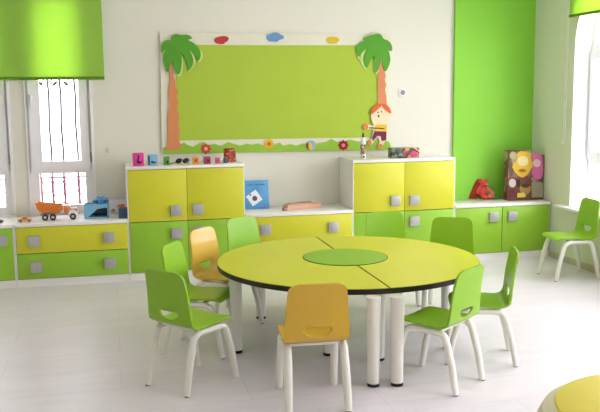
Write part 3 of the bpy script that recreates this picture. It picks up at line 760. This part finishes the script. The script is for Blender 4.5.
# ------------------------------------------------------------------ right tall cabinet
pp = az(363.8, 159, Z_TALL)
t = thing('glue_bottle', 'slim white bottle with brown label on the right tall cabinet', 'bottle', (pp.x, pp.y+.02, Z_TALL), 0)
MB().lathe([(.020, 0), (.022, .004), (.022, .150), (.019, .165), (.009, .178), (.008, .186)], n=24).build('bottle_body', M_TWHITE, t)
MB().lathe([(.0226, .040), (.0226, .125)], n=24).build('label_band', pic_mat('bottle_label', 45, [(0, '#6A2A22'), (.4, '#A88A70'), (.55, '#8A3A2A'), (.75, '#E0D6C8')]), t)
MB().lathe([(.0105, .186), (.0100, .205), (.006, .222), (.004, .226)], n=18).build('cap', mat('cap_brown', '#4A2E28', .4), t)
MB().box(-.008, .008, -.0236, -.0215, .010, .028, .001).build('label_mark', mat('toy_navy', '#23404E', .4), t)
a = az(391.5, 158.5, Z_TALL); b = az(418.5, 157.6, Z_TALL)
t = thing('patterned_box', 'flat dark box with flower print on the right tall cabinet', 'box', ((a.x+b.x)/2, max(a.y, YF+.08), Z_TALL), -.02)
wl = (b.x-a.x)/2; hh = .088
FL = pic_mat('flower_print', 28, [(0, '#3A4238'), (.35, '#566048'), (.5, '#E8A040'), (.6, '#C83A78'), (.72, '#E8C060'), (.85, '#6A2A3A')])
LD = pic_mat('leaf_print', 34, [(0, '#2E3630'), (.4, '#4C5A48'), (.62, '#7E8A70'), (.8, '#3A3A34')])
MB().box(-wl, -wl*.1, 0, .10, 0, hh, .004).build('box_half', LD, t)
MB().box(-wl*.1, wl, 0, .10, 0, hh, .004).build('box_half', FL, t)
MB().ball((wl*.62, -.002, .032), (.036, .004, .026)).build('printed_flower', mat('flower_pink', '#CC4A86', .5), t)
MB().tube([(wl*.5, -.003, hh-.004), (wl*.9, -.003, hh*.6), (wl*1.0, .0, hh*.45)], .005, n=8).build('dark_band', K, t)

# ------------------------------------------------------------------ right low cabinet
pp = az(484, 199, Z_LOW)
rt = thing('plush_toy', 'red plush toy sitting against the bright green wall', 'plush toy', (pp.x, pp.y+.03, Z_LOW), -.15)
M_RED = mat('plush_red', '#E0524E', .85, .2, bump=.5, bscale=90, var=.1, vscale=30); M_RDK = mat('plush_dark_red', '#9A3A26', .85, .2, bump=.5, bscale=90)
M_RPK = mat('plush_pink', '#EE7E80', .85, .2, bump=.5, bscale=90)
MB().ball((.0, 0, .060), (.040, .034, .055)).ball((.012, -.002, .1), (.03, .028, .03)).build('body', M_RED, rt)
MB().ball((.005, -.004, .142), (.038, .032, .034)).ball((-.028, 0, .165), (.018, .012, .018)).ball((.03, .002, .168), (.014, .010, .014)).build('head', M_RED, rt)
MB().ball((.022, -.034, .138), (.016, .008, .010)).build('snout', M_RPK, rt)
MB().box(-.006, .03, -.038, -.032, .118, .124, .001).build('dark_stripe', mat('plush_black', '#3A1418', .8), rt)
MB().ball((.0, -.045, .022), (.030, .045, .022)).build('foot', M_RED, rt)
MB().ball((.055, -.035, .022), (.028, .035, .022)).ball((.075, -.055, .045), (.018, .018, .030)).build('foot', M_RPK, rt)
MB().tube([(-.025, 0, .12), (-.05, -.01, .08), (-.055, -.02, .045)], [.014, .013, .015], n=10).build('arm', M_RED, rt)
MB().tube([(.03, -.01, .105), (.058, -.03, .085), (.072, -.045, .062)], [.014, .013, .012], n=10).build('arm', M_RPK, rt)
MB().loft([[Vector((-.13, .0, 0)), Vector((-.05, -.0, 0)), Vector((-.05, .03, 0)), Vector((-.13, .03, 0))],
           [Vector((-.115, .0, .05)), Vector((-.045, -.0, .05)), Vector((-.045, .028, .05)), Vector((-.115, .028, .05))],
           [Vector((-.085, .002, .12)), Vector((-.03, -.0, .12)), Vector((-.03, .025, .12)), Vector((-.085, .025, .12))],
           [Vector((-.05, .004, .18)), Vector((-.015, .002, .185)), Vector((-.015, .02, .185)), Vector((-.05, .02, .18))]]).build('cape', M_RDK, rt)

# big printed box with plain coloured shapes
yb_ = YB-.28
xl = ay(508, 190, yb_).x; xr_ = min(ay(543.5, 190, yb_).x, XR-.01)
zt2 = ay(520, 150.5, yb_).z
t = thing('printed_box', 'tall brown printed box with yellow and pink shapes in the right corner', 'box', ((xl+xr_)/2, yb_, Z_LOW), 0)
W = (xr_-xl)/2; Hh = zt2-Z_LOW
PB = pic_mat('box_print_brown', 14, [(0, '#6A4A3A'), (.35, '#8A6A58'), (.5, '#7A3A34'), (.62, '#A89078'), (.78, '#5A4838')], rough=.5)
MB().box(-W, W*.33, 0, .09, 0, Hh, .004).build('box_body', PB, t)
MB().box(W*.335, W, .0, .09, 0, Hh*.90, .004).build('box_side_body', PB, t)
def px(u, v):
    p = ay(u, v, yb_); return (p.x-(xl+xr_)/2, p.z-Z_LOW)
def pshape(name, pts, c, y=.0, sm=1, parent=t, dep=.006):
    q = [px(*w_) for w_ in pts]
    if sm: q = smooth_poly(q, sm)
    return MB().prism(q, [], lambda x, z: Vector((x, -y, z)), (0, -dep, 0)).build(name, mat('print_'+c[1:], c, .6, .3, bump=.2), parent)
ellp = lambda u, v, a_, b_, n=20: [(u+a_*math.cos(2*PI*i/n), v+b_*math.sin(2*PI*i/n)) for i in range(n)]
y1_ = pshape('yellow_shape', [(517, 151), (530, 151.5), (530.5, 159), (533, 164), (531, 169), (527, 175), (522, 178), (517, 175), (512.5, 169), (512.5, 164), (516.5, 160)], '#E6BE40')
pshape('pale_patch', ellp(522.5, 161, 5.5, 5), '#F0E0A0', .006, 0, y1_, .003)
pshape('orange_patch', ellp(522, 170.5, 3.8, 1.8), '#B0701E', .006, 0, y1_, .003)
k1_ = pshape('pink_shape', [(532, 153), (540.5, 153.5), (542, 158), (543, 168), (542.5, 175), (540, 179.5), (534.5, 179), (531.5, 174), (532.5, 162)], '#DC70A8')
pshape('pale_patch', ellp(536.5, 163, 3.8, 4), '#E8C8C8', .006, 0, k1_, .003)
pshape('round_patch', ellp(513, 155.5, 3.4, 3.8), '#B8AE80', .0, 0)
pshape('round_patch', ellp(512.3, 183, 3.4, 4.3), '#D8CCC8', .0, 0)
pshape('round_patch', ellp(518, 183, 2.2, 4), '#4A2A22', .0, 0)
b1_ = pshape('round_patch', ellp(525, 189, 5.4, 5.6), '#B08A50', .0, 0)
pshape('dark_patch', ellp(525, 185.5, 4, 2.2), '#5A3A22', .006, 0, b1_, .003)
pshape('yellow_patch', [(517, 193), (524, 192.5), (525, 197), (517, 197.4)], '#E8CC50', .006, 0, b1_, .003)
pshape('red_patch', [(509.5, 189), (515, 188.5), (515, 196.5), (509.8, 197)], '#7A2E2E', .0, 0)
pshape('grey_panel', [(531.5, 182), (543.3, 182.5), (543.3, 197), (531.5, 197.5)], '#A09880', .0, 0, dep=.004)

# ------------------------------------------------------------------ lights
M_FILL_LAMP = bpy.data.materials.new('fill_lamp_glow'); M_FILL_LAMP.use_nodes = True
_b = M_FILL_LAMP.node_tree.nodes['Principled BSDF']; _b.inputs['Emission Color'].default_value = (1, .98, .97, 1); _b.inputs['Emission Strength'].default_value = 10
k = 0
for (x, y, where) in ((3.1, 2.6, 'near right'), (3.1, 5.0, 'far right')):  # out-of-view panels added as fill to brighten the right side
    t = thing('fill_ceiling_light', 'added square fill light panel on the unseen ceiling at the %s of the room' % where, 'fill light', (x, y, ZC-.05))
    MB().prism(rect(-.31, .31, -.31, .31), [rect(-.285, .285, -.285, .285)], lambda a, b: Vector((a, b, 0)), (0, 0, .05)).build('light_frame', M_PVC, t)
    MB().box(-.284, .284, -.284, .284, .012, .02).build('diffuser', M_FILL_LAMP, t)

w = bpy.data.worlds.new('daylight'); bpy.context.scene.world = w; w.use_nodes = True
nt = w.node_tree; bg = nt.nodes['Background']
tcw = nt.nodes.new('ShaderNodeTexCoord'); sx = nt.nodes.new('ShaderNodeVectorMath'); sx.operation = 'DOT_PRODUCT'; sx.inputs[1].default_value = (.70, -.71, 0)
mrw = nt.nodes.new('ShaderNodeMapRange'); mrw.interpolation_type = 'SMOOTHSTEP'
mrw.inputs['From Min'].default_value = -.3; mrw.inputs['From Max'].default_value = .95
mrw.inputs['To Min'].default_value = 6.5; mrw.inputs['To Max'].default_value = 12.5
nt.links.new(tcw.outputs['Generated'], sx.inputs[0]); nt.links.new(sx.outputs['Value'], mrw.inputs['Value']); nt.links.new(mrw.outputs[0], bg.inputs['Strength'])
bg.inputs['Color'].default_value = (.985, .975, 1.08, 1)
def portal(loc, rot, sx, sy):
    l = bpy.data.lights.new('window_portal', 'AREA'); l.shape = 'RECTANGLE'; l.size = sx; l.size_y = sy
    l.cycles.is_portal = True
    o = bpy.data.objects.new('window_portal', l); C.objects.link(o); o.location = loc; o.rotation_euler = rot
for a, b in WB: portal(((a+b)/2, YB+.26, (WZ0+WZ1)/2), (-PI/2, 0, 0), b-a, WZ1-WZ0)
for a, b in WR: portal((XR+.26, (a+b)/2, 1.5), (0, PI/2, 0), 2.0, b-a)

vs = bpy.context.scene.view_settings
vs.view_transform = 'Standard'; vs.look = 'None'; vs.gamma = 1; vs.use_curve_mapping = False
vs.exposure = -0.32
